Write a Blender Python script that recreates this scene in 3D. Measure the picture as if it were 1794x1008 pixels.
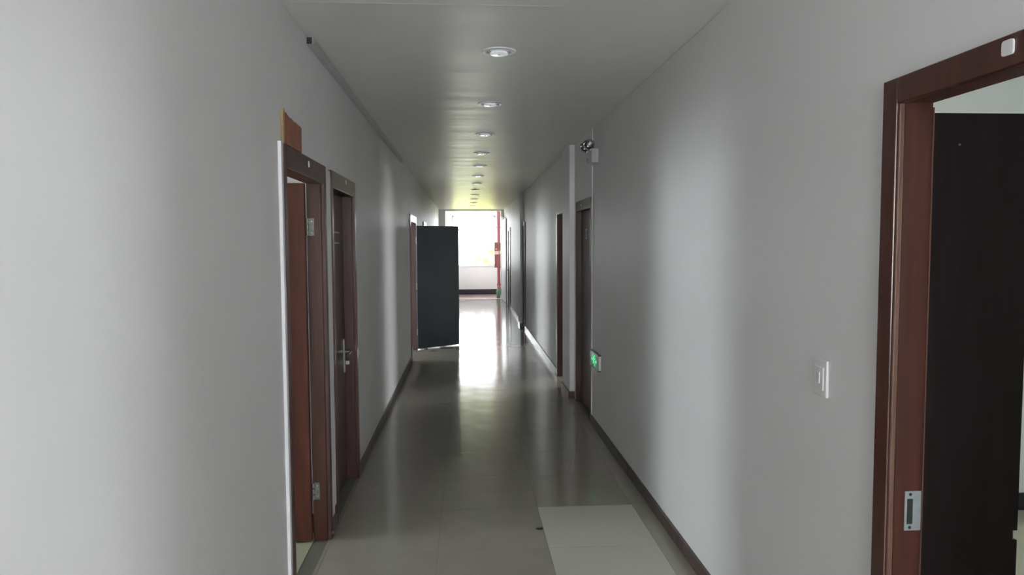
import bpy, bmesh, math, random
from mathutils import Vector, Matrix
random.seed(7)
S = bpy.context.scene
COL = S.collection
for o in list(bpy.data.objects):
    bpy.data.objects.remove(o)

# ------------------------------------------------------------------ camera
F_PX, YAW, PITCH, ROLL = 1238.8, 0.065284, 0.060958, -0.004758
EYE = Vector((0, 0, 1.65))
fw = Vector((math.sin(YAW)*math.cos(PITCH), math.cos(YAW)*math.cos(PITCH), -math.sin(PITCH)))
r0 = Vector((math.cos(YAW), -math.sin(YAW), 0)); u0 = r0.cross(fw)
rt = math.cos(ROLL)*r0 + math.sin(ROLL)*u0
up = -math.sin(ROLL)*r0 + math.cos(ROLL)*u0
cd = bpy.data.cameras.new('camera'); cam = bpy.data.objects.new('camera', cd); COL.objects.link(cam)
m = Matrix((rt, up, -fw)).transposed().to_4x4(); m.translation = EYE
cam.matrix_world = m
cd.sensor_width = 36.0; cd.sensor_fit = 'HORIZONTAL'; cd.lens = F_PX/1794*36.0
cd.clip_start = 0.02; cd.clip_end = 500
S.camera = cam

# ------------------------------------------------------------------ world, exposure, daylight
w = bpy.data.worlds.new('overcast sky'); S.world = w; w.use_nodes = True
bg = w.node_tree.nodes['Background']
bg.inputs[0].default_value = (0.93, 0.97, 1.0, 1); bg.inputs[1].default_value = 18.0
S.view_settings.view_transform = 'Standard'; S.view_settings.look = 'None'
S.view_settings.exposure = 0.0; S.view_settings.gamma = 1.0
S.view_settings.use_curve_mapping = False

def area(name, loc, direction, sx, sy, power, color=(1, 1, 1), portal=False, spread=180):
    l = bpy.data.lights.new(name, 'AREA'); l.shape = 'RECTANGLE'; l.size = sx; l.size_y = sy
    l.energy = power; l.color = color; l.spread = math.radians(spread)
    o = bpy.data.objects.new(name, l); COL.objects.link(o); o.location = loc
    o.rotation_euler = Vector(direction).to_track_quat('-Z', 'Z').to_euler()
    if portal: l.cycles.is_portal = True
    return o
# daylight entering by each room's window; the far landing window is open to the sky
area('landing_window_portal', (0.28, 23.62, 1.78), (0, -1, 0), 1.42, 1.66, 1, portal=True)
area('lobby_window_daylight', (0.2, -3.85, 1.65), (0, 1, 0), 1.7, 1.7, 50, (1.0, 0.98, 0.97))
area('left_room_window_daylight', (-4.85, 3.35, 1.6), (1, 0.1, 0), 0.9, 1.6, 57, (0.86, 0.98, 1.0))
area('right_room_window_daylight', (4.85, 1.9, 1.6), (-1, -.05, 0), 1.0, 1.6, 20, (0.93, 1.0, 0.99))
area('left_far_room_window_daylight', (-4.85, 10.2, 1.6), (1, 0, 0), 2.0, 1.6, 45, (0.95, 0.99, 1.0))
area('right_far_room_window_daylight', (4.85, 10.4, 1.6), (-1, -0.3, 0), 1.2, 1.6, 110, (0.97, 0.99, 1.0))

area('landing_side_fill', (-1.15, 22.3, 1.75), (1, 0, 0), 1.2, 1.5, 22, (1.0, 0.99, 0.97))  # fill light added on the unseen side to brighten the landing

# ------------------------------------------------------------------ materials
def mat(name, col, rough=0.5, ior=1.45, metal=0.0, var=0.0, vscale=3.0, bump=0.0, bscale=(30, 30, 30), bdist=0.002,
        grain=None, coat=0.0, emit=None, rnd=0.0, rvar=0.0):
    M = bpy.data.materials.new(name); M.use_nodes = True
    nt = M.node_tree; N = nt.nodes; L = nt.links
    b = N['Principled BSDF']
    b.inputs['Base Color'].default_value = (*col, 1); b.inputs['Roughness'].default_value = rough
    b.inputs['IOR'].default_value = ior; b.inputs['Metallic'].default_value = metal
    b.inputs['Coat Weight'].default_value = coat; b.inputs['Coat Roughness'].default_value = 0.12
    tc = N.new('ShaderNodeTexCoord')
    out = None
    if var or grain or rnd:
        mp = N.new('ShaderNodeMapping'); L.new(tc.outputs['Object'], mp.inputs[0])
        if grain: mp.inputs['Scale'].default_value = grain
        n = N.new('ShaderNodeTexNoise'); n.inputs['Scale'].default_value = vscale; n.inputs['Detail'].default_value = 6
        L.new(mp.outputs[0], n.inputs['Vector'])
        r = N.new('ShaderNodeMapRange'); r.inputs['From Min'].default_value = 0.3; r.inputs['From Max'].default_value = 0.7
        r.inputs['To Min'].default_value = 1-var; r.inputs['To Max'].default_value = 1+var
        L.new(n.outputs['Fac'], r.inputs['Value'])
        val = r.outputs['Result']
        if rnd:
            oi = N.new('ShaderNodeObjectInfo')
            r2 = N.new('ShaderNodeMapRange'); r2.inputs['To Min'].default_value = 1-rnd; r2.inputs['To Max'].default_value = 1+rnd
            L.new(oi.outputs['Random'], r2.inputs['Value'])
            mm = N.new('ShaderNodeMath'); mm.operation = 'MULTIPLY'; L.new(val, mm.inputs[0]); L.new(r2.outputs['Result'], mm.inputs[1])
            val = mm.outputs[0]
        vm = N.new('ShaderNodeVectorMath'); vm.operation = 'SCALE'; vm.inputs[0].default_value = col
        L.new(val, vm.inputs['Scale']); L.new(vm.outputs[0], b.inputs['Base Color'])
        if rvar:
            r3 = N.new('ShaderNodeMapRange'); r3.inputs['From Min'].default_value = 0.3; r3.inputs['From Max'].default_value = 0.7
            r3.inputs['To Min'].default_value = rough-rvar; r3.inputs['To Max'].default_value = rough+rvar
            L.new(n.outputs['Fac'], r3.inputs['Value']); L.new(r3.outputs['Result'], b.inputs['Roughness'])
    if bump:
        mp2 = N.new('ShaderNodeMapping'); mp2.inputs['Scale'].default_value = bscale; L.new(tc.outputs['Object'], mp2.inputs[0])
        n2 = N.new('ShaderNodeTexNoise'); n2.inputs['Scale'].default_value = 1.0; n2.inputs['Detail'].default_value = 2
        L.new(mp2.outputs[0], n2.inputs['Vector'])
        bp = N.new('ShaderNodeBump'); bp.inputs['Strength'].default_value = bump; bp.inputs['Distance'].default_value = bdist
        L.new(n2.outputs['Fac'], bp.inputs['Height']); L.new(bp.outputs[0], b.inputs['Normal'])
    if emit:
        b.inputs['Emission Color'].default_value = (*emit[:3], 1); b.inputs['Emission Strength'].default_value = emit[3]
    return M

M_WALL = mat('white_wall_paint', (.80, .795, .80), .5, 1.45, var=.025, vscale=1.3, bump=.5, bscale=(3.2, 2.2, .25), bdist=.0022)
M_ROOMWALL = mat('room_white_paint', (.80, .82, .80), .6, var=.02)
M_CEIL = mat('ceiling_paint', (.84, .84, .82), .34, 1.36, var=.02, bump=1.0, bscale=(.10, 2.0, 1), bdist=.013)
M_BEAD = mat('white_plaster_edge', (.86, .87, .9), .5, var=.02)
M_TILE = mat('polished_floor_tile', (.295, .275, .235), .12, 1.52, var=.04, vscale=5, rnd=.012, bump=.3, bscale=(1.6, 5, 1), bdist=.0007, rvar=.03)
M_CREAM = mat('matte_cream_tile', (.50, .50, .43), .38, 1.45, var=.02, vscale=3)
M_GROUT = mat('dark_grout', (.13, .125, .105), .8, var=.1)
M_ROOMFLOOR = mat('room_floor_tile', (.42, .41, .30), .15, 1.5, var=.04, bump=.1)
M_SKIRT = mat('brown_skirting_tile', (.07, .045, .04), .28, 1.45, var=.2, vscale=9, rnd=.12)
M_SKIRTDARK = mat('dark_skirting', (.02, .018, .028), .4, var=.1)
M_WOOD = mat('reddish_brown_varnished_wood', (.075, .023, .016), .3, 1.5, var=.3, vscale=3, grain=(14, 14, .9), coat=.3)
M_WOODDK = mat('dark_brown_varnished_wood', (.072, .032, .029), .42, 1.45, var=.25, vscale=3, grain=(14, 14, .9), coat=.08)
M_WOODRED = mat('reddish_leaf_wood', (.10, .025, .014), .5, 1.45, var=.28, vscale=3, grain=(10, 10, .8))
M_WOODRED2 = mat('red_brown_reveal_wood', (.062, .0145, .008), .55, 1.45, var=.25, vscale=3, grain=(12, 12, .9))
M_STOP = mat('worn_brown_stop_wood', (.13, .065, .045), .45, var=.2, vscale=4, grain=(10, 10, 1.2))
M_LEAFBLACK = mat('near_black_leaf', (.016, .010, .011), .6, 1.2, var=.25, vscale=2.5, grain=(6, 6, .8))
M_LEAFNAVY = mat('dark_navy_leaf', (.028, .034, .042), .38, var=.2, vscale=1.5, coat=.1)
M_METAL = mat('brushed_steel', (.62, .61, .58), .3, metal=1, var=.08, vscale=20)
M_METALOLD = mat('tarnished_steel', (.26, .26, .24), .45, metal=.8, var=.3, vscale=60)
M_METALDK = mat('dark_slot', (.02, .025, .025), .6, var=.1)
M_ZINC = mat('zinc_plate', (.36, .40, .44), .45, metal=.35, var=.1, vscale=40)
M_CHROME = mat('chrome', (.7, .72, .72), .12, metal=1, var=.05)
M_WHITEPL = mat('white_plastic', (.80, .79, .79), .22, 1.5, var=.01)
M_PALEPL = mat('grey_white_plastic', (.45, .46, .455), .35, var=.03)
M_LENS = mat('frosted_lamp_glass', (.85, .87, .9), .2, emit=(.86, .92, 1, .32))  # faint glow added to lift the brightness of the lamp discs
M_RING = mat('white_enamel_ring', (.86, .87, .88), .25, var=.01, emit=None)
M_CUP = mat('lamp_cup_grey', (.16, .16, .16), .4, var=.05)
M_DUCT = mat('cable_duct_plastic', (.55, .55, .545), .4, var=.03)
M_CARD = mat('orange_brown_board', (.30, .125, .075), .8, var=.22, vscale=14)
M_FOAM = mat('yellowed_edge', (.34, .26, .15), .9, var=.2, vscale=30)
M_RED = mat('red_fire_paint', (.30, .085, .095), .45, var=.06)
M_REDBOX = mat('faded_red_box', (.24, .085, .08), .5, var=.15, vscale=5)
M_LABELPL = mat('pale_label', (.72, .55, .45), .5, var=.05)
M_GREENPL = mat('dull_green_plastic', (.12, .24, .15), .5, var=.1)
M_GREYLEAF = mat('pale_grey_door_paint', (.48, .49, .52), .35, var=.03)
M_ALU = mat('white_aluminium', (.78, .79, .80), .35, var=.02)
M_SIGNBODY = mat('dark_sign_glass', (.035, .06, .045), .15, var=.05, emit=(.05, .12, .08, .35))
M_SIGNGREEN = mat('lit_green_pictogram', (.05, .6, .25), .4, emit=(.06, .85, .30, 1.0))
M_BLACKPL = mat('black_plastic', (.02, .02, .02), .35, var=.05)
M_LANDING = mat('reddish_terrazzo', (.30, .19, .19), .3, var=.15, vscale=30, bump=.05)
M_LAWN = mat('sunlit_grass', (.30, .31, .075), .9, var=.3, vscale=.4)
M_TREE = mat('yellow_green_foliage', (.33, .34, .12), .9, var=.3, vscale=1.2)
M_TRUNK = mat('tree_bark', (.12, .09, .06), .9, var=.2)
M_GLASS = bpy.data.materials.new('clear_window_glass'); M_GLASS.use_nodes = True
nt = M_GLASS.node_tree; nt.nodes.clear()
o_ = nt.nodes.new('ShaderNodeOutputMaterial'); mx = nt.nodes.new('ShaderNodeMixShader')
tr = nt.nodes.new('ShaderNodeBsdfTransparent'); gl = nt.nodes.new('ShaderNodeBsdfGlossy')
gl.inputs['Roughness'].default_value = .02; fr = nt.nodes.new('ShaderNodeFresnel'); fr.inputs[0].default_value = 1.45
nt.links.new(fr.outputs[0], mx.inputs[0]); nt.links.new(tr.outputs[0], mx.inputs[1]); nt.links.new(gl.outputs[0], mx.inputs[2])
nt.links.new(mx.outputs[0], o_.inputs[0])

# ------------------------------------------------------------------ helpers
class MB:
    def __init__(s): s.bm = bmesh.new()
    def box(s, x0, x1, y0, y1, z0, z1):
        if x0 > x1: x0, x1 = x1, x0
        if y0 > y1: y0, y1 = y1, y0
        v = [s.bm.verts.new(p) for p in ((x0,y0,z0),(x1,y0,z0),(x1,y1,z0),(x0,y1,z0),(x0,y0,z1),(x1,y0,z1),(x1,y1,z1),(x0,y1,z1))]
        for f in ((0,3,2,1),(4,5,6,7),(0,1,5,4),(1,2,6,5),(2,3,7,6),(3,0,4,7)): s.bm.faces.new([v[i] for i in f])
        return s
    def prism(s, pts, origin, ux, uy, depth):          # polygon in plane (ux,uy), extruded by vector depth
        origin, ux, uy, depth = map(Vector, (origin, ux, uy, depth))
        a = [s.bm.verts.new(origin+ux*p[0]+uy*p[1]) for p in pts]
        b = [s.bm.verts.new(v.co+depth) for v in a]
        n = len(a)
        s.bm.faces.new(a[::-1]); s.bm.faces.new(b)
        for i in range(n): s.bm.faces.new((a[i], a[(i+1) % n], b[(i+1) % n], b[i]))
        return s
    def lathe(s, prof, c, axis=(0, 0, 1), n=32, closed=False):
        c = Vector(c); ax = Vector(axis).normalized()
        t = ax.orthogonal().normalized(); u = ax.cross(t)
        rings = []
        for r, z in prof:
            if r < 1e-6: rings.append([s.bm.verts.new(c+ax*z)])
            else: rings.append([s.bm.verts.new(c+ax*z+(t*math.cos(2*math.pi*i/n)+u*math.sin(2*math.pi*i/n))*r) for i in range(n)])
        prs = list(zip(rings, rings[1:])) + ([(rings[-1], rings[0])] if closed else [])
        for A, B in prs:
            for i in range(n):
                j = (i+1) % n
                if len(A) == 1 and len(B) == 1: continue
                if len(A) == 1: s.bm.faces.new((A[0], B[i], B[j]))
                elif len(B) == 1: s.bm.faces.new((A[i], B[0], A[j]))
                else: s.bm.faces.new((A[i], B[i], B[j], A[j]))
        return s
    def rod(s, p, q, r, n=12):
        p, q = Vector(p), Vector(q); L = (q-p).length
        return s.lathe([(0, 0), (r, 0), (r, L), (0, L)], p, q-p, n)
    def build(s, name, material, parent=None, bevel=0, smooth=False, seg=2):
        me = bpy.data.meshes.new(name)
        bmesh.ops.recalc_face_normals(s.bm, faces=s.bm.faces)
        s.bm.to_mesh(me); s.bm.free()
        me.materials.append(material)
        o = bpy.data.objects.new(name, me); COL.objects.link(o)
        if parent: o.parent = parent
        if smooth:
            for p in me.polygons: p.use_smooth = True
            e = o.modifiers.new('edge', 'EDGE_SPLIT'); e.split_angle = math.radians(40)
        if bevel:
            b = o.modifiers.new('bevel', 'BEVEL'); b.width = bevel; b.segments = seg; b.limit_method = 'ANGLE'
        return o
def tag(o, label=None, cat=None, group=None, kind=None):
    if label: o['label'] = label
    if cat: o['category'] = cat
    if group: o['group'] = group
    if kind: o['kind'] = kind
    return o
def empty(name, loc=(0, 0, 0)):
    o = bpy.data.objects.new(name, None); COL.objects.link(o); o.location = loc; o.empty_display_size = .1
    return o
def adopt(root):      # children were modelled in world coordinates: keep them there
    bpy.context.view_layer.update()
    inv = root.matrix_world.inverted()
    for c in list(root.children): c.matrix_parent_inverse = inv

XL, XR, H, T = -0.782, 1.153, 2.691, 0.08
YB, YE = -4.0, 21.2              # corridor from the lobby window behind the camera to the landing
FT = 2.083                       # top of the door casings

# ------------------------------------------------------------------ floor
fl = MB().box(XL-T-.3, XR+T+.3, YB, YE, -.06, -.0035).build('floor', M_GROUT)
tag(fl, 'long corridor floor of glossy beige tiles with thin dark joints', 'floor', kind='structure')
T0, TY0 = .437-1.2, 4.33
colx = [(XL, T0), (T0, T0+.6), (T0+.6, T0+1.2), (T0+1.2, T0+1.8), (T0+1.8, XR)]
cache = {}
def tile_mesh(w_, d_, m_):
    k = (round(w_, 3), round(d_, 3), m_.name)
    if k not in cache:
        g = .0007; b_ = MB().box(-w_/2+g, w_/2-g, -d_/2+g, d_/2-g, -.0034, 0)
        me = bpy.data.meshes.new('floor_tile'); b_.bm.to_mesh(me); b_.bm.free(); me.materials.append(m_); cache[k] = me
    return cache[k]
ylines = []
y = TY0
while y > YB: y -= .6
while y < YE:
    ylines.append((max(y, YB), min(y+.6, YE))); y += .6
for (y0, y1) in ylines:
    for ci, (x0, x1) in enumerate(colx):
        if x1-x0 < .03 and False: continue
        cream = ci == 3 and (abs(y1-TY0) < .01 or abs(y1-TY0+.6) < .01 or abs(y1-TY0+1.2) < .01)
        o = bpy.data.objects.new('floor_tile', tile_mesh(x1-x0, y1-y0, M_CREAM if cream else M_TILE)); COL.objects.link(o)
        o.parent = fl; o.location = ((x0+x1)/2, (y0+y1)/2, .0004 if cream else 0)
        o.rotation_euler = (random.gauss(0, .0006), random.gauss(0, .0004), 0)
        if cream: o['label'] = 'paler matte cream replacement tile'

# landing beyond
lf = MB().box(-1.2, 1.9, YE, 23.6, -.06, -.002).build('floor', M_LANDING)
tag(lf, 'reddish grey landing floor under the far window', 'floor', kind='structure')
th = MB().box(-.6, 1.09, YE-.05, YE+.05, -.002, .006).build('trim_1', M_SKIRTDARK)
tag(th, 'thin dark threshold strip where the corridor tiles end', 'threshold', kind='structure')

# ------------------------------------------------------------------ walls
def wall(name, X, side, y0, y1, openings, label, z1=H, mat_=M_WALL):
    b = MB(); xo = X+side*T
    ys = y0
    for (a, c, zt) in sorted(openings):
        b.box(X, xo, ys, a, 0, z1); b.box(X, xo, a, c, zt, z1); ys = c
    b.box(X, xo, ys, y1, 0, z1)
    o = b.build(name, mat_); tag(o, label, 'wall', kind='structure'); return o
# doors: (outer y0, outer y1, lintel height, casing width)
DL = [(3.085, 3.985, .10), (4.150, 5.030, .10), (10.0, 11.20, .10), (13.2, 14.1, .10)]
DR = [(.93, 1.878, .068), (6.42, 7.32, .10), (8.03, 8.77, .07), (13.64, 14.13, .07), (18.1, 19.0, .07)]
CW = .045
wl = wall('wall_left', XL, -1, YB, YE, [(a+.02, b-.02, FT-.02) for a, b, _ in DL], 'long white left corridor wall with doors')
wr = wall('wall_right', XR, 1, YB, YE, [(a+.02, b-.02, FT-.02) for a, b, _ in DR], 'long white right corridor wall with doors')
# end wall with opening to the landing
b = MB(); b.box(-1.2, -.592, YE, YE+.12, 0, 2.75).box(1.075, 1.9, YE, YE+.12, 0, 2.75)
tag(b.build('wall_end', M_WALL), 'white wall return framing the opening at the corridor end', 'wall', kind='structure')
tag(MB().box(-.592, 1.075, YE, YE+.12, 2.652, 2.70).build('trim_2', M_ALU), 'thin grey head beam across the far corridor opening', 'trim', kind='structure')
# ceiling: two slabs meeting at a filled seam
ce = MB().box(XL-T, XR+T, YB, 3.15, H, H+.08).box(XL-T, XR+T, 3.15, YE+.12, H+.003, H+.08)
ce = ce.build('ceiling', M_CEIL); tag(ce, 'smooth white corridor ceiling', 'ceiling', kind='structure')
tag(MB().box(-.74, .45, 3.148, 3.1515, H-.0006, H+.004).build('trim_3', M_BEAD), 'fine white seam line across the near ceiling', 'trim', kind='structure')
# lobby wall behind the camera with a window hole
b = MB(); b.box(XL-T, XR+T, YB-.1, YB, 0, .75).box(XL-T, XR+T, YB-.1, YB, 2.55, H).box(XL-T, -.68, YB-.1, YB, .75, 2.55).box(1.08, XR+T, YB-.1, YB, .75, 2.55)
tag(b.build('wall_back', M_WALL), 'white wall behind the viewpoint with a window', 'wall', kind='structure')
wf = MB(); wf.box(-.68, 1.08, YB-.08, YB-.02, .75, .81).box(-.68, 1.08, YB-.08, YB-.02, 2.49, 2.55).box(-.68, -.62, YB-.08, YB-.02, .81, 2.49).box(1.02, 1.08, YB-.08, YB-.02, .81, 2.49).box(.17, .23, YB-.08, YB-.02, .81, 2.49)
win = empty('window_2', (.2, YB-.05, .75)); tag(win, 'white lobby window behind the viewpoint', 'window', kind='structure')
wf.build('window_frame', M_ALU, win); MB().box(-.62, 1.02, YB-.055, YB-.05, .81, 2.49).build('pane', M_GLASS, win); adopt(win)

# landing walls, ceiling and window
WX0, WX1, WZ0, WZ1, WY = -.43, .985, .95, 2.60, 23.42
b = MB(); b.box(-1.2, WX0, WY, WY+.2, 0, 2.9).box(WX1, 1.9, WY, WY+.2, 0, 2.9).box(WX0, WX1, WY, WY+.2, 0, WZ0).box(WX0, WX1, WY, WY+.2, WZ1, 2.9)
tag(b.build('wall_landing', M_WALL), 'white landing wall around the bright far window', 'wall', kind='structure')
b = MB(); b.box(-1.3, -1.2, YE, WY+.2, 0, 1.0).box(-1.3, -1.2, YE, WY+.2, 2.5, 2.9).box(-1.3, -1.2, YE, 21.7, 1.0, 2.5).box(-1.3, -1.2, 22.9, WY+.2, 1.0, 2.5).box(1.9, 2.0, YE, WY+.2, 0, 2.9)
tag(b.build('wall_landing_sides', M_WALL), 'side walls of the stair landing', 'wall', kind='structure')
tag(MB().box(-1.3, 2.0, YE, WY+.2, 2.9, 2.98).build('ceiling', M_CEIL), 'landing ceiling beyond the corridor head beam', 'ceiling', kind='structure')
tag(MB().box(-1.2, 1.9, WY-.02, WY, 0, .17).build('baseboard_landing', M_SKIRTDARK), 'dark skirting under the far window', 'baseboard', kind='structure')
win = empty('window_1', ((WX0+WX1)/2, WY+.1, WZ0)); tag(win, 'large overexposed window at the corridor end', 'window', kind='structure')
b = MB(); ya, yb = WY+.08, WY+.13
b.box(WX0, WX1, ya, yb, WZ0, WZ0+.04).box(WX0, WX1, ya, yb, WZ1-.04, WZ1).box(WX0, WX0+.04, ya, yb, WZ0, WZ1).box(WX1-.04, WX1, ya, yb, WZ0, WZ1)
b.build('window_frame', M_ALU, win)
MB().box(WX0+.04, WX1-.04, ya-.01, yb, 2.115, 2.16).build('transom_bar', M_ALU, win)
MB().box(.33, .355, ya+.005, yb-.005, WZ0+.04, 2.115).build('sash_stile', M_PALEPL, win)
MB().box(.43, .452, ya+.02, yb-.002, WZ0+.04, 2.115).build('sash_stile', M_PALEPL, win)
MB().box(WX0-.03, WX1+.03, WY-.03, WY+.08, WZ0-.025, WZ0).build('window_sill', M_BEAD, win, bevel=.004)
for x0, x1, z0, z1 in ((WX0+.04, .33, WZ0+.04, 2.115), (.355, WX1-.04, WZ0+.04, 2.115), (WX0+.04, WX1-.04, 2.16, WZ1-.04)):
    MB().box(x0, x1, ya+.028, ya+.032, z0, z1).build('pane', M_GLASS, win)
adopt(win)

win = empty('added_side_window', (-1.25, 22.3, 1.0)); tag(win, 'unseen side window added to the stair landing with its fill light', 'window', kind='structure')  # unseen window, added to go with the landing's fill light
MB().box(-1.28, -1.23, 21.7, 22.9, 1.0, 1.05).box(-1.28, -1.23, 21.7, 22.9, 2.45, 2.5).box(-1.28, -1.23, 21.7, 21.75, 1.05, 2.45).box(-1.28, -1.23, 22.85, 22.9, 1.05, 2.45).build('window_frame', M_ALU, win)
MB().box(-1.262, -1.258, 21.75, 22.85, 1.05, 2.45).build('pane', M_GLASS, win); adopt(win)
# pilasters on the right wall
def pilaster(y0, y1, x, label):
    o = MB().box(x, XR, y0, y1, 0, H).build('wall_pilaster', M_WALL); tag(o, label, 'pilaster', kind='structure'); return o
pilaster(7.45, 7.99, 1.10, 'shallow white pilaster between the nearer two dark doors on the right')
pilaster(14.16, 14.70, 1.095, 'shallow white pilaster past the narrow shaft door on the right')
# near corner bead of the left wall and the strip between the two left doors, whiter than the wall
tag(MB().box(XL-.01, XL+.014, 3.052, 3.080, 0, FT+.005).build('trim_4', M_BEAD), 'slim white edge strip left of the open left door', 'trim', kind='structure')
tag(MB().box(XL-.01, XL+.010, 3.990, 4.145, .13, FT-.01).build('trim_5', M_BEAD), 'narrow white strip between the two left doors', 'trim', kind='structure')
tag(MB().box(XR-.006, XR, 6.392, 6.412, .075, 2.1).build('trim_6', M_BEAD), 'thin pale strip painting the corner highlight beside the dark right door', 'trim', kind='structure')  # highlight on the wall corner, painted as a pale strip

# baseboards made of tiles, piece by piece
def skirting(name, X, side, spans, label):
    root = empty(name, (X, spans[0][0], 0)); tag(root, label, 'baseboard', kind='structure')
    for (a, c) in spans:
        y_ = a
        while y_ < c-.01:
            e = min(y_+.6, c)
            t_ = .016+random.uniform(-.001, .0012)
            o = MB().box(X, X-side*t_, y_+.0012, e-.0012, .0005, .072).build('skirting_tile', M_SKIRT, root)
            y_ = e
    adopt(root); return root
skirting('baseboard_left', XL, -1, [(YB, 3.05), (3.988, 4.148), (5.033, 9.998), (11.22, 13.19), (14.12, YE)], 'brown tiled skirting along the left wall')
skirting('baseboard_right', XR, 1, [(YB, .92), (1.88, 6.40), (8.78, 13.63), (14.71, 18.09), (19.02, YE)], 'brown tiled skirting along the right wall')
root = empty('baseboard_pilaster', (1.1, 7.45, 0)); tag(root, 'brown skirting wrapping the first right pilaster', 'baseboard', kind='structure')
MB().box(1.084, XR, 7.434, 7.45, .0005, .072).build('skirting_tile', M_SKIRT, root)
MB().box(1.084, 1.10, 7.452, 7.99, .0005, .072).build('skirting_tile', M_SKIRT, root)
adopt(root)
root = empty('baseboard_pilaster', (1.095, 14.16, 0)); tag(root, 'brown skirting wrapping the second, farther right pilaster', 'baseboard', kind='structure')
MB().box(1.080, XR, 14.145, 14.16, .0005, .072).build('skirting_tile', M_SKIRT, root)
MB().box(1.080, 1.095, 14.162, 14.70, .0005, .072).build('skirting_tile', M_SKIRT, root)
adopt(root)

# ------------------------------------------------------------------ rooms behind the open doors
def room(nm, side, y0, y1, wy0, wy1, desc):
    X0 = (XL-T) if side < 0 else (XR+T); X1 = side*4.9
    tag(MB().box(X0, X1, y0, y1, -.05, -.001).build('floor', M_ROOMFLOOR), 'pale yellowish tiled floor of the '+desc, 'floor', kind='structure')
    tag(MB().box(X0, X1, y0, y1, 2.75, 2.80).build('ceiling', M_ROOMWALL), 'white ceiling of the '+desc, 'ceiling', kind='structure')
    b = MB(); b.box(X0, X1, y0-.08, y0, 0, 2.75).box(X0, X1, y1, y1+.08, 0, 2.75)
    e = X1+side*.1
    b.box(X1, e, y0, wy0, 0, 2.75).box(X1, e, wy1, y1, 0, 2.75).box(X1, e, wy0, wy1, 0, .8).box(X1, e, wy0, wy1, 2.4, 2.75)
    b.box(X0, X0+side*.004, y0, y1, 2.70, 2.75)
    tag(b.build('wall_'+nm, M_ROOMWALL), 'white walls of the '+desc, 'wall', kind='structure')
    tag(MB().box(X0, X1, y1-.015, y1, 0, .105).build('baseboard_'+nm, M_SKIRTDARK), 'dark skirting of the '+desc, 'baseboard', kind='structure')
    wn = empty({'left_room': 'window_3', 'right_room': 'window_4', 'left_far_room': 'window_5', 'right_far_room': 'window_6'}[nm], (X1, (wy0+wy1)/2, .8))
    tag(wn, 'white framed window of the '+desc, 'window', kind='structure')
    f = MB(); xa, xb = X1+side*.03, X1+side*.08
    f.box(xa, xb, wy0, wy1, .8, .85).box(xa, xb, wy0, wy1, 2.35, 2.4).box(xa, xb, wy0, wy0+.05, .85, 2.35).box(xa, xb, wy1-.05, wy1, .85, 2.35).box(xa, xb, (wy0+wy1)/2-.03, (wy0+wy1)/2+.03, .85, 2.35)
    f.build('window_frame', M_ALU, wn)
    MB().box((xa+xb)/2, (xa+xb)/2+.004, wy0+.05, wy1-.05, .85, 2.35).build('pane', M_GLASS, wn)
    adopt(wn)
room('left_room', -1, .2, 4.06, 2.9, 3.8, 'room behind the open left door')
room('right_room', 1, -1.0, 4.065, 1.4, 2.4, 'room behind the near right doorway')
room('left_far_room', -1, 9.0, 12.6, 9.2, 11.2, 'room behind the navy door')
room('right_far_room', 1, 7.75, 12.4, 9.8, 11.0, 'room behind the second dark right door')
# shallow dark closets closing off the shut doors
b = MB()
for X, s, a, c in ((XL-T, -1, 4.2, 5.1), (XL-T, -1, 13.1, 14.2), (XR+T, 1, 6.3, 7.4), (XR+T, 1, 13.5, 14.3), (XR+T, 1, 18.0, 19.1)):
    b.box(X+s*.3, X+s*.34, a, c, 0, 2.2); b.box(X, X+s*.3, a-.03, a, 0, 2.2).box(X, X+s*.3, c, c+.03, 0, 2.2).box(X, X+s*.34, a, c, 2.2, 2.23)
tag(b.build('wall_closets', M_ROOMWALL), 'plain walls behind the shut doors', 'wall', kind='structure')

# ------------------------------------------------------------------ doors
dn = [0]
def door(X, side, y0, y1, lz, label, wood=M_WOOD, cw=CW, stop=None, reveal=None, face=.018):
    dn[0] += 1
    root = empty('door_%d' % dn[0], (X, (y0+y1)/2, 0)); tag(root, label, 'door', kind='structure')
    xf = X-side*face; xb = X+side*T
    zt = FT; rv = reveal or wood
    for (a, c, inn) in ((y0, y0+cw, 1), (y1-cw, y1, -1)):
        MB().box(xf, X+side*.004, a, c, 0, zt-lz if False else zt).build('jamb_casing', wood, root, bevel=.003)
        # reveal liner inside the wall opening
        ya_, yb_ = (y0+.02, y0+cw+.004) if inn == 1 else (y1-cw-.004, y1-.02)
        MB().box(X+side*.004, xb, ya_, yb_, 0, zt-.02).build('jamb_reveal', rv, root)
        if stop:
            s0, s1 = (y0+cw, y0+cw+.010) if inn == 1 else (y1-cw-.010, y1-cw)
            MB().box(xf+side*.004, xf+side*.018, s0, s1, 0, zt-lz).build('stop_moulding', stop, root, bevel=.003)
    MB().box(xf, X+side*.0045, y0+cw+.0005, y1-cw-.0005, zt-lz, zt).build('lintel', wood, root, bevel=.003)
    MB().box(X+side*.005, xb, y0+cw+.0045, y1-cw-.0045, zt-lz+.002, zt-.02).build('lintel_reveal', rv, root)
    return root
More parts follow.
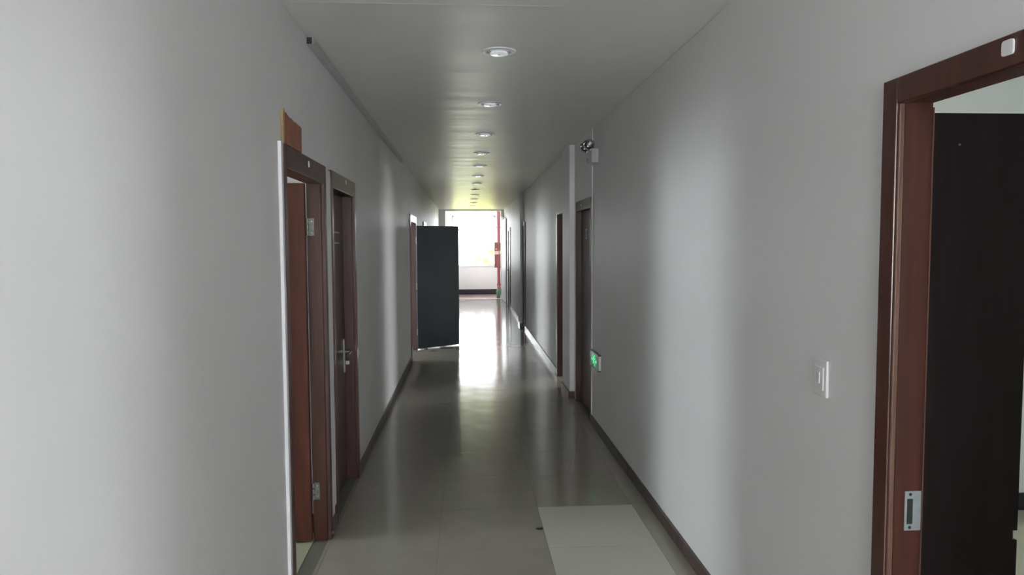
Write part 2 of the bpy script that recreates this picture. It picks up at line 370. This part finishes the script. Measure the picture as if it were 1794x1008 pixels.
def sticker(root, X, side, y_, z_, r=.016, face=.018, sq=False):
    b = MB()
    if sq:
        pts = []
        for cx, cy, a0 in ((1, 1, 0), (-1, 1, 90), (-1, -1, 180), (1, -1, 270)):
            for k in range(4):
                a = math.radians(a0+30*k); pts.append((cx*r*.6+math.cos(a)*r*.4, cy*r*.6+math.sin(a)*r*.4))
        b.prism(pts, (X-side*(face), y_, z_), (0, 1, 0), (0, 0, 1), (-side*.004, 0, 0))
        return b.build('square_plate', M_WHITEPL, root)
    b.lathe([(0, 0), (r, 0), (r*.9, .003), (0, .004)], (X-side*face, y_, z_), (-side, 0, 0), 20)
    return b.build('round_sticker', M_WHITEPL, root)
def hinge(root, x, y_, z_, side):
    # a butt hinge leaf on the far jamb plus its knuckle barrel
    b = MB(); b.box(x-.001, x+.030, y_-.0025, y_, z_-.048, z_+.048)
    h_ = b.build('hinge', M_METALOLD, root, bevel=.001)
    k = MB()
    for i in range(3): k.rod((x-.004, y_-.006, z_-.046+i*.032), (x-.004, y_-.006, z_-.018+i*.032), .0065, 10)
    k.build('knuckle', M_METALOLD, h_)
    s_ = MB()
    for dz in (-.03, .03): s_.lathe([(0, 0), (.004, 0), (.003, .0015), (0, .002)], (x+.017, y_-.0025, z_+dz), (0, -1, 0), 8)
    s_.build('screw', M_METAL, h_)
    return h_

# left 1: open, red-brown leaf swung into the room
d = door(XL, -1, DL[0][0], DL[0][1], DL[0][2], 'open left door nearest the camera, reddish brown frame, board above it', M_WOODDK, reveal=M_WOOD)
yl = DL[0][1]-CW-.004
lf1 = MB().box(XL-T-.79, XL-T-.004, yl-.040, yl-.002, .012, 1.985).build('door_leaf', M_WOODRED, d, bevel=.002); lf1['label'] = 'bright reddish brown open leaf'
hinge(d, XL-T+.008, yl, 1.75, -1); hinge(d, XL-T+.008, yl, .28, -1)
sticker(d, XL, -1, 3.56, 2.048)
kp = MB().lathe([(0, 0), (.009, 0), (.011, .008), (.006, .014), (0, .016)], (XL+.018, 3.955, .03), (1, 0, 0), 12); kp.build('floor_stop', M_METALOLD, d)
adopt(d)
# left 2: shut, leaf recessed
d = door(XL, -1, DL[1][0], DL[1][1], DL[1][2], 'shut dark brown left door with a steel lever handle', M_WOOD, reveal=M_WOODDK)
xs = XL-.062
lf2 = MB().box(xs-.018-.02, xs-.004, DL[1][0]+CW+.006, DL[1][1]-CW-.006, .008, FT-DL[1][2]).build('door_leaf', M_WOODDK, d, bevel=.002)
yh, zh = 4.925, .885
hp = MB().box(xs-.004, xs+.006, yh-.020, yh+.020, zh-.115, zh+.115).build('handle_plate', M_METAL, lf2, bevel=.003)
lv = MB().rod((xs+.004, yh, zh+.03), (xs+.050, yh, zh+.03), .010).rod((xs+.048, yh+.008, zh+.03), (xs+.048, yh-.115, zh+.026), .009)
lv.build('lever', M_CHROME, lf2, smooth=True)
MB().lathe([(0, 0), (.010, 0), (.010, .006), (0, .007)], (xs+.006, yh, zh-.045), (1, 0, 0), 14).box(xs+.010, xs+.034, yh-.002, yh+.002, zh-.060, zh-.036).build('key', M_METAL, lf2)
MB().box(xs-.004, xs-.001, 4.60, 4.82, 1.73, 1.738).box(xs-.004, xs-.001, 4.60, 4.82, 1.66, 1.668).build('faint_paper_mark', M_DUCT, lf2)
sticker(d, XL, -1, 4.64, 2.055, .013)
MB().box(XL+.018, XL+.020, 5.005, 5.028, .86, .92).build('latch_plate', M_METAL, d)
adopt(d)
# left 3: navy leaf swung out into the corridor
d = door(XL, -1, DL[2][0], DL[2][1], DL[2][2], 'far left doorway with a dark navy leaf swung open into the corridor', M_WOOD)
ang = math.atan2(11.575-11.13, -.131+.763)
ux = Vector((math.cos(ang), math.sin(ang), 0)); uy = Vector((-math.sin(ang), math.cos(ang), 0))
Lw = .79
lf3 = MB().prism([(0, 0), (Lw, 0), (Lw, .038), (0, .038)], Vector((-.757, 11.125, .014)), ux, uy, (0, 0, 1.935)).build('door_leaf', M_LEAFNAVY, d, bevel=.003); lf3['label'] = 'dark navy open leaf'
b = MB()
P0 = Vector((-.757, 11.125, 0))
q = P0+ux*(Lw-.06)
b.prism([(-.018, -.1), (.018, -.1), (.018, .1), (-.018, .1)], q+Vector((0, 0, 1.0)), ux, (0, 0, 1), -uy*.006)
b.build('handle_plate', M_BLACKPL, lf3)
MB().rod(q+Vector((0, 0, 1.03)), q+Vector((0, 0, 1.03))-uy*.045, .009).rod(q+Vector((0, 0, 1.03))-uy*.042, q+Vector((0, 0, 1.03))-uy*.042-ux*.11, .008).build('lever', M_BLACKPL, lf3)
for zz in (.28, 1.0, 1.72):
    MB().rod((-.763, 11.118, zz-.05), (-.763, 11.118, zz+.05), .008, 10).build('hinge', M_METALOLD, d)
sticker(d, XL, -1, 10.2, 1.72, .02)
adopt(d)
# left 4, behind the navy leaf
d = door(XL, -1, DL[3][0], DL[3][1], DL[3][2], 'farthest left door, half hidden behind the navy leaf', M_WOODDK)
MB().box(XL-.05, XL-.085, DL[3][0]+CW+.006, DL[3][1]-CW-.006, .008, FT-DL[3][2]).build('door_leaf', M_WOODDK, d)
adopt(d)

# right near doorway
d = door(XR, 1, DR[0][0], DR[0][1], DR[0][2], 'large reddish brown doorway at the right edge, near-black leaf inside', M_WOOD, cw=.062, stop=M_STOP, reveal=M_WOODRED2)
yj = DR[0][1]-.062-.004
lfr = MB()
zn0, zn1 = .806, .834
x0_, x1_ = XR+T+.010, 1.553
lfr.prism([(0, 0), (x1_-x0_, 0), (x1_-x0_, zn0-.01), (x1_-x0_-.013, zn0-.01), (x1_-x0_-.013, zn1-.01), (x1_-x0_, zn1-.01), (x1_-x0_, 1.990), (0, 1.990)],
          (x0_, 1.860, .010), (1, 0, 0), (0, 0, 1), (0, .038, 0))
o = lfr.build('door_leaf', M_LEAFBLACK, d); o['label'] = 'near-black open leaf with a latch notch'
MB().box(x1_-.014, x1_-.006, 1.866, 1.892, zn0, zn1).build('latch_plate', M_ZINC, o)
MB().rod((x0_+.10, 1.862, 1.915), (x0_+.10, 1.857, 1.915), .003, 8).build('screw', M_METALOLD, o)
pts = [(-.0225, -.052), (.0225, -.052), (.0225, .052), (-.0225, .052)]
sx_, sz_ = XR+T-.024, .920
sp = MB().box(sx_-.023, sx_+.0235, yj-.003, yj, sz_-.055, sz_+.055).build('strike_plate', M_ZINC, d, bevel=.0015)
MB().box(sx_-.017, sx_-.001, yj-.0036, yj-.0028, sz_-.036, sz_+.034).build('slot', M_METALDK, sp)
sc = MB()
for dz in (-.046, .046): sc.lathe([(0, 0), (.0045, 0), (.003, .001), (0, .0012)], (sx_-.008, yj-.003, sz_+dz), (0, -1, 0), 10)
sc.build('screw', M_METALDK, sp)
MB().box(sx_+.0235, sx_+.0265, yj-.004, yj+.001, 0, 2.005).build('edge_highlight_strip', M_STOP, d)  # highlight along the jamb edge, painted as a paler strip
sticker(d, XR, 1, 1.432, 2.055, .016, sq=True)
adopt(d)

# right 1: shut dark door just past the near wall
d = door(XR, 1, DR[1][0], DR[1][1], DR[1][2], 'shut dark brown right door beside the green exit sign', M_WOODDK, face=.008)
xs = XR+.045
o = MB().box(xs, xs+.035, DR[1][0]+CW+.006, DR[1][1]-CW-.006, .008, FT-DR[1][2]).build('door_leaf', M_WOODDK, d)
MB().box(xs-.004, xs, 6.98, 6.995, 1.70, 1.80).box(xs-.004, xs, 6.93, 6.98, 1.787, 1.80).box(xs-.004, xs, 6.93, 6.98, 1.70, 1.711).build('number_plate_edge', M_PALEPL, o)
sticker(d, XR, 1, 6.98, 2.035, .013, face=.008)
adopt(d)
# right 2: open inwards
d = door(XR, 1, DR[2][0], DR[2][1], DR[2][2], 'second dark right door, mostly hidden by the first pilaster', M_WOODDK)
MB().box(XR+T+.006, XR+T+.60, DR[2][0]+CW-.03, DR[2][0]+CW+.006, .01, 1.99).build('door_leaf', M_WOODDK, d)
MB().box(XR-.021, XR, 8.771, 8.800, 0, 2.02).build('window_glint_strip', M_WHITEPL, d)  # white strip added for the window's reflection along the frame edge
adopt(d)
d = door(XR, 1, DR[3][0], DR[3][1], DR[3][2], 'narrow dark shaft door before the farther right pilaster', M_WOODDK)
MB().box(XR-.004, XR+.03, DR[3][0]+CW+.004, DR[3][1]-CW-.004, .008, FT-DR[3][2]).build('door_leaf', M_WOODDK, d)
adopt(d)
d = door(XR, 1, DR[4][0], DR[4][1], DR[4][2], 'farthest right door, dark leaf in a glossy frame', M_WOODDK)
o = MB().box(XR+.0, XR+.035, DR[4][0]+CW+.004, DR[4][1]-CW-.004, .008, FT-DR[4][2]).build('door_leaf', M_WOODDK, d)
MB().box(XR-.006, XR, 18.82, 18.86, .85, 1.05).rod((XR, 18.84, .97), (XR-.06, 18.84, .97), .010).rod((XR-.058, 18.84, .97), (XR-.058, 18.72, .97), .010).build('handle', M_BLACKPL, o)
adopt(d)
# grey exit door leaf folded against the right wall at the very end, with closer arm
d = empty('exit_door', (1.08, 21.1, 0)); tag(d, 'pale grey fire door folded open against the right wall at the corridor end', 'door')
a0 = Vector((1.072, 21.12, .01)); a1 = Vector((1.120, 19.75, .01)); u_ = (a1-a0).normalized(); Ld = (a1-a0).length; n_ = Vector((u_.y, -u_.x, 0)).normalized()
if n_.x < 0: n_ = -n_
lfx = MB().prism([(0, 0), (Ld, 0), (Ld, .028), (0, .028)], a0, u_, n_, (0, 0, 2.36)).build('door_leaf', M_GREYLEAF, d)
MB().box(1.050, 1.068, 21.10, 21.19, .0, 2.645).build('door_post', M_ALU, d)
pc = a0+u_*.30+Vector((0, 0, 2.40))
MB().box(1.055, 1.10, 20.55, 20.80, 2.38, 2.44).build('closer_body', M_METALOLD, d)
MB().rod((1.06, 20.90, 2.50), (1.085, 20.15, 2.41), .012).rod((1.085, 20.15, 2.41), (1.06, 20.62, 2.385), .012).build('closer_arm', M_METALOLD, d)
adopt(d)

# ------------------------------------------------------------------ downlights
def downlight():
    root = empty('downlight', (0, 0, H))
    MB().lathe([(.064, -.001), (.066, -.005), (.074, -.009), (.090, -.006), (.094, .001)], (0, 0, 0), n=40, closed=True).build('trim_ring', M_RING, root, smooth=True)
    MB().lathe([(.064, -.002), (.060, .0018), (.0, .0022)], (0, 0, 0), n=32).build('cup', M_CUP, root, smooth=True)
    g = MB().lathe([(0, -.009), (.046, -.009), (.050, -.011), (.050, -.014), (.046, -.016), (0, -.016)], (0, 0, 0), n=36).build('glass_disc', M_LENS, root, smooth=True)
    k = MB().lathe([(0, -.021), (.005, -.020), (.007, -.0155), (0, -.0155)], (0, 0, 0), n=12)
    k.build('centre_knob', M_METAL, root)
    for i in range(3):
        a = math.radians(90+120*i)
        c = MB().rod((.049*math.cos(a), .056*math.sin(a), -.012), (.067*math.cos(a), .067*math.sin(a), -.004), .0028, 8).build('clip', M_METAL, root)
    return root
ys = [3.896, 5.314, 6.753, 8.165, 9.45, 10.82, 12.16, 13.56, 14.96, 16.36, 17.76, 19.16]
words = ['nearest the camera, largest of the row', 'second from the camera', 'third from the camera', 'fourth from the camera', 'fifth from the camera', 'sixth from the camera',
         'seventh from the camera', 'eighth from the camera', 'fourth from the far end', 'third from the far end', 'second from the far end', 'last before the far window']
proto = downlight()
for i, y_ in enumerate(ys):
    if i == 0: o = proto
    else:
        o = proto.copy(); COL.objects.link(o)
        for ch in list(proto.children):
            c = ch.copy(); COL.objects.link(c); c.parent = o
    o.location = (.190+.0022*min(i, 8), y_, H+(.003 if y_ > 3.15 else 0))
    tag(o, 'round white ceiling downlight, '+words[i], 'downlight', 'ceiling downlights down the corridor')

# ------------------------------------------------------------------ small fittings
dct = empty('cable_duct', (XL, 3.65, H)); tag(dct, 'thin grey cable duct along the top of the left wall', 'cable duct')
MB().box(XL, XL+.030, 3.652, 8.75, H-.040, H+.002).build('duct_body', M_DUCT, dct, bevel=.002)
MB().box(XL+.002, XL+.028, 3.648, 3.652, H-.038, H-.004).build('open_end', M_BLACKPL, dct)
adopt(dct)

bd = empty('wooden_board', (XL, 3.11, 2.09)); tag(bd, 'torn orange-brown board fixed above the open left door', 'board')
pts = [(3.112, FT+.003), (3.425, FT+.003), (3.428, 2.200), (3.395, 2.206), (3.36, 2.205), (3.31, 2.209), (3.285, 2.206), (3.235, 2.212), (3.20, 2.210), (3.165, 2.217), (3.135, 2.222), (3.114, 2.212)]
MB().prism(pts, (XL+.003, 0, 0), (0, 1, 0), (0, 0, 1), (.013, 0, 0)).build('board_face', M_CARD, bd)
pts = [(3.100, FT+.003), (3.1115, FT+.003), (3.1135, 2.20), (3.130, 2.232), (3.12, 2.236), (3.103, 2.205), (3.106, 2.15)]
MB().prism(pts, (XL+.001, 0, 0), (0, 1, 0), (0, 0, 1), (.012, 0, 0)).build('torn_edge', M_FOAM, bd)
adopt(bd)

# wall switch
sw = empty('light_switch', (XR, 2.2, 1.155)); tag(sw, 'white light switch on the right wall near the big doorway', 'light switch')
MB().box(XR-.010, XR, 2.160, 2.243, 1.153, 1.273).build('plate', M_WHITEPL, sw, bevel=.004, seg=3)
MB().box(XR-.013, XR-.009, 2.176, 2.232, 1.175, 1.250).build('rocker', M_WHITEPL, sw, bevel=.002)
MB().box(XR-.016, XR-.012, 2.196, 2.204, 1.196, 1.232).build('rocker_tab', M_WHITEPL, sw, bevel=.001)
adopt(sw)

# emergency twin-spot light
em = empty('emergency_light', (XR, 6.2, 2.35)); tag(em, 'twin-spot emergency light high on the right wall by the dark door', 'emergency light')
MB().box(XR-.062, XR, 6.10, 6.33, 2.352, 2.475).build('battery_box', M_PALEPL, em, bevel=.006)
MB().box(XR-.064, XR-.060, 6.30, 6.322, 2.385, 2.415).build('test_panel', M_BLACKPL, em)
for yy in (6.14, 6.31):
    ax = Vector((-.50, -.62, -.58)).normalized(); c = Vector((1.078, yy, 2.512))
    h_ = MB().lathe([(0, -.045), (.022, -.042), (.044, -.018), (.052, .004), (.055, .016), (.046, .016), (.040, .004), (.020, -.012), (0, -.016)], c, ax, 28).build('lamp_head', M_CHROME, em, smooth=True)
    MB().lathe([(0, .004), (.043, .004), (.043, .008), (0, .009)], c, ax, 24).build('lens', M_GLASS, h_)
    MB().lathe([(0, -.014), (.008, -.012), (.008, .0), (0, .003)], c, ax, 12).build('bulb', M_LENS, h_)
    MB().rod(c-ax*.040, (1.115, yy-.005, 2.475), .008, 8).build('bracket', M_CHROME, h_)
adopt(em)
wr_ = MB().box(XR-.006, XR, 6.376, 6.386, 2.10, H); tag(wr_.build('surface_cable', M_BEAD), 'white surface cable running from ceiling past the emergency light', 'cable')

# green exit sign
ex = empty('exit_sign', (XR, 6.15, .55)); tag(ex, 'small lit green running-man exit sign low on the right wall', 'exit sign')
E0, E1, EZ0, EZ1 = 5.965, 6.345, .550, .690
MB().box(XR-.020, XR, E0+.006, E1-.006, EZ0+.006, EZ1-.006).build('sign_body', M_WHITEPL, ex, bevel=.001)
MB().box(XR-.0235, XR-.0195, E0+.006, E1-.006, EZ0+.006, EZ1-.006).build('sign_glass', M_SIGNBODY, ex)
fr_ = MB(); fr_.box(XR-.026, XR, E0, E1, EZ1-.007, EZ1+.003).box(XR-.026, XR, E0, E1, EZ0-.003, EZ0+.007).build('edge_rails', M_BLACKPL, ex)
g = MB(); cy, cz = 6.165, .618; X_ = XR-.0238
def poly(pts): g.prism([(-a, b_) for a, b_ in pts], (X_, cy, cz), (0, 1, 0), (0, 0, 1), (-.0012, 0, 0))
def limb(p, q, w_):
    p, q = Vector(p), Vector(q); t_ = (q-p).normalized(); n2 = Vector((-t_.y, t_.x))*w_/2
    poly([tuple(p+n2), tuple(p-n2), tuple(q-n2), tuple(q+n2)])
hd = [(.012+.011*math.cos(k*math.pi/6), .042+.011*math.sin(k*math.pi/6)) for k in range(12)]
poly(hd)
limb((.004, .030), (-.012, -.004), .018)                      # trunk
limb((.002, .026), (.026, .010), .008); limb((.026, .010), (.038, .020), .007)   # fore arm
limb((.000, .026), (-.026, .024), .008); limb((-.026, .024), (-.036, .006), .007)  # rear arm
limb((-.012, -.002), (.014, -.018), .011); limb((.014, -.018), (.008, -.048), .009)  # fore leg
limb((-.014, -.002), (-.026, -.026), .011); limb((-.026, -.026), (-.052, -.030), .009)
for s in (-1, 1):                                            # arrows either side
    poly([(s*.070, .006), (s*.070, -.006), (s*.100, -.006), (s*.100, .006)])
    poly([(s*.098, .020), (s*.098, -.020), (s*.122, 0)])
poly([(.048, .052), (.054, .052), (.054, -.05), (.048, -.05)]); poly([(-.058, .052), (-.052, .052), (-.052, -.022), (-.058, -.022)])
g.build('pictogram', M_SIGNGREEN, ex)
adopt(ex)

# crumb beside the cream tile
b = MB(); b.prism([(-.022, -.006), (-.004, -.012), (.020, -.004), (.014, .008), (-.010, .010)], (.415, 3.99, .001), (1, 0, 0), (0, 1, 0), (0, 0, .006))
tag(b.build('debris_chip', M_BLACKPL), 'tiny dark chip of debris at the cream tile edge', 'debris')

# fire riser, hose cabinet and green container on the landing
rp = MB(); rp.rod((1.07, 22.9, 0), (1.07, 22.9, 2.90), .052, 20)
o = rp.build('fire_riser_pipe', M_RED, smooth=True); tag(o, 'vertical red fire riser pipe at the right of the far window', 'pipe')
for zz in (.35, 2.2):
    MB().lathe([(.052, -.03), (.062, -.028), (.062, .028), (.052, .03)], (1.07, 22.9, zz), n=20, closed=True).build('coupling', M_RED, o)
hb = empty('fire_hose_cabinet', (1.05, 22.75, .95)); tag(hb, 'faded red fire cabinet mounted on the riser pipe', 'fire cabinet')
MB().box(.925, 1.165, 22.70, 22.846, .905, 1.715).build('cabinet_body', M_REDBOX, hb, bevel=.006)
MB().box(.937, 1.153, 22.690, 22.702, .918, 1.702).build('cabinet_door', M_REDBOX, hb, bevel=.003)
MB().box(.930, 1.06, 22.686, 22.690, 1.33, 1.44).build('label_plate', M_LABELPL, hb)
MB().box(1.08, 1.10, 22.684, 22.690, 1.34, 1.45).box(1.11, 1.125, 22.684, 22.690, 1.36, 1.43).build('label_mark', M_LABELPL, hb)
MB().box(.96, 1.0, 22.686, 22.690, 1.49, 1.515).build('latch', M_WHITEPL, hb)
adopt(hb)
gb = MB().lathe([(0, 0), (.050, 0), (.060, .02), (.062, .22), (.045, .26), (.022, .28), (.022, .32), (0, .32)], (1.0, 21.75, 0), n=20)
tag(gb.build('green_container', M_GREENPL, smooth=True), 'small dull green container on the landing by the red pipe', 'container')

# ------------------------------------------------------------------ outdoors beyond the window
tag(MB().box(-60, 60, 25, 160, -4.2, -4.0).build('ground', M_LAWN), 'bright grassy ground outside the far window', 'ground', kind='structure')
for i, (x, y_, s) in enumerate([(-7, 48, 2.4), (3.5, 60, 3.0), (12, 52, 2.6)]):
    t = empty('tree', (x, y_, -4)); tag(t, 'pale overexposed tree outside the far window, ' + ['left', 'middle', 'right'][i] + ' one of three', 'tree', 'trees outside the far window')
    bm = bmesh.new(); bmesh.ops.create_icosphere(bm, subdivisions=4, radius=s)
    for v in bm.verts:
        n = v.co.normalized(); k = 1+.16*math.sin(5*n.x+i)*math.cos(6*n.y)+.10*math.sin(17*n.z+9*n.x)+random.uniform(-.06, .06)
        v.co = v.co*k; v.co.z *= .8
    mb = MB(); mb.bm.free(); mb.bm = bm
    c = mb.build('crown', M_TREE, t); c.location = (0, 0, 2.0+s*.5)
    MB().rod((0, 0, 0), (0, 0, 2.2), .16, 10).build('trunk', M_TRUNK, t)
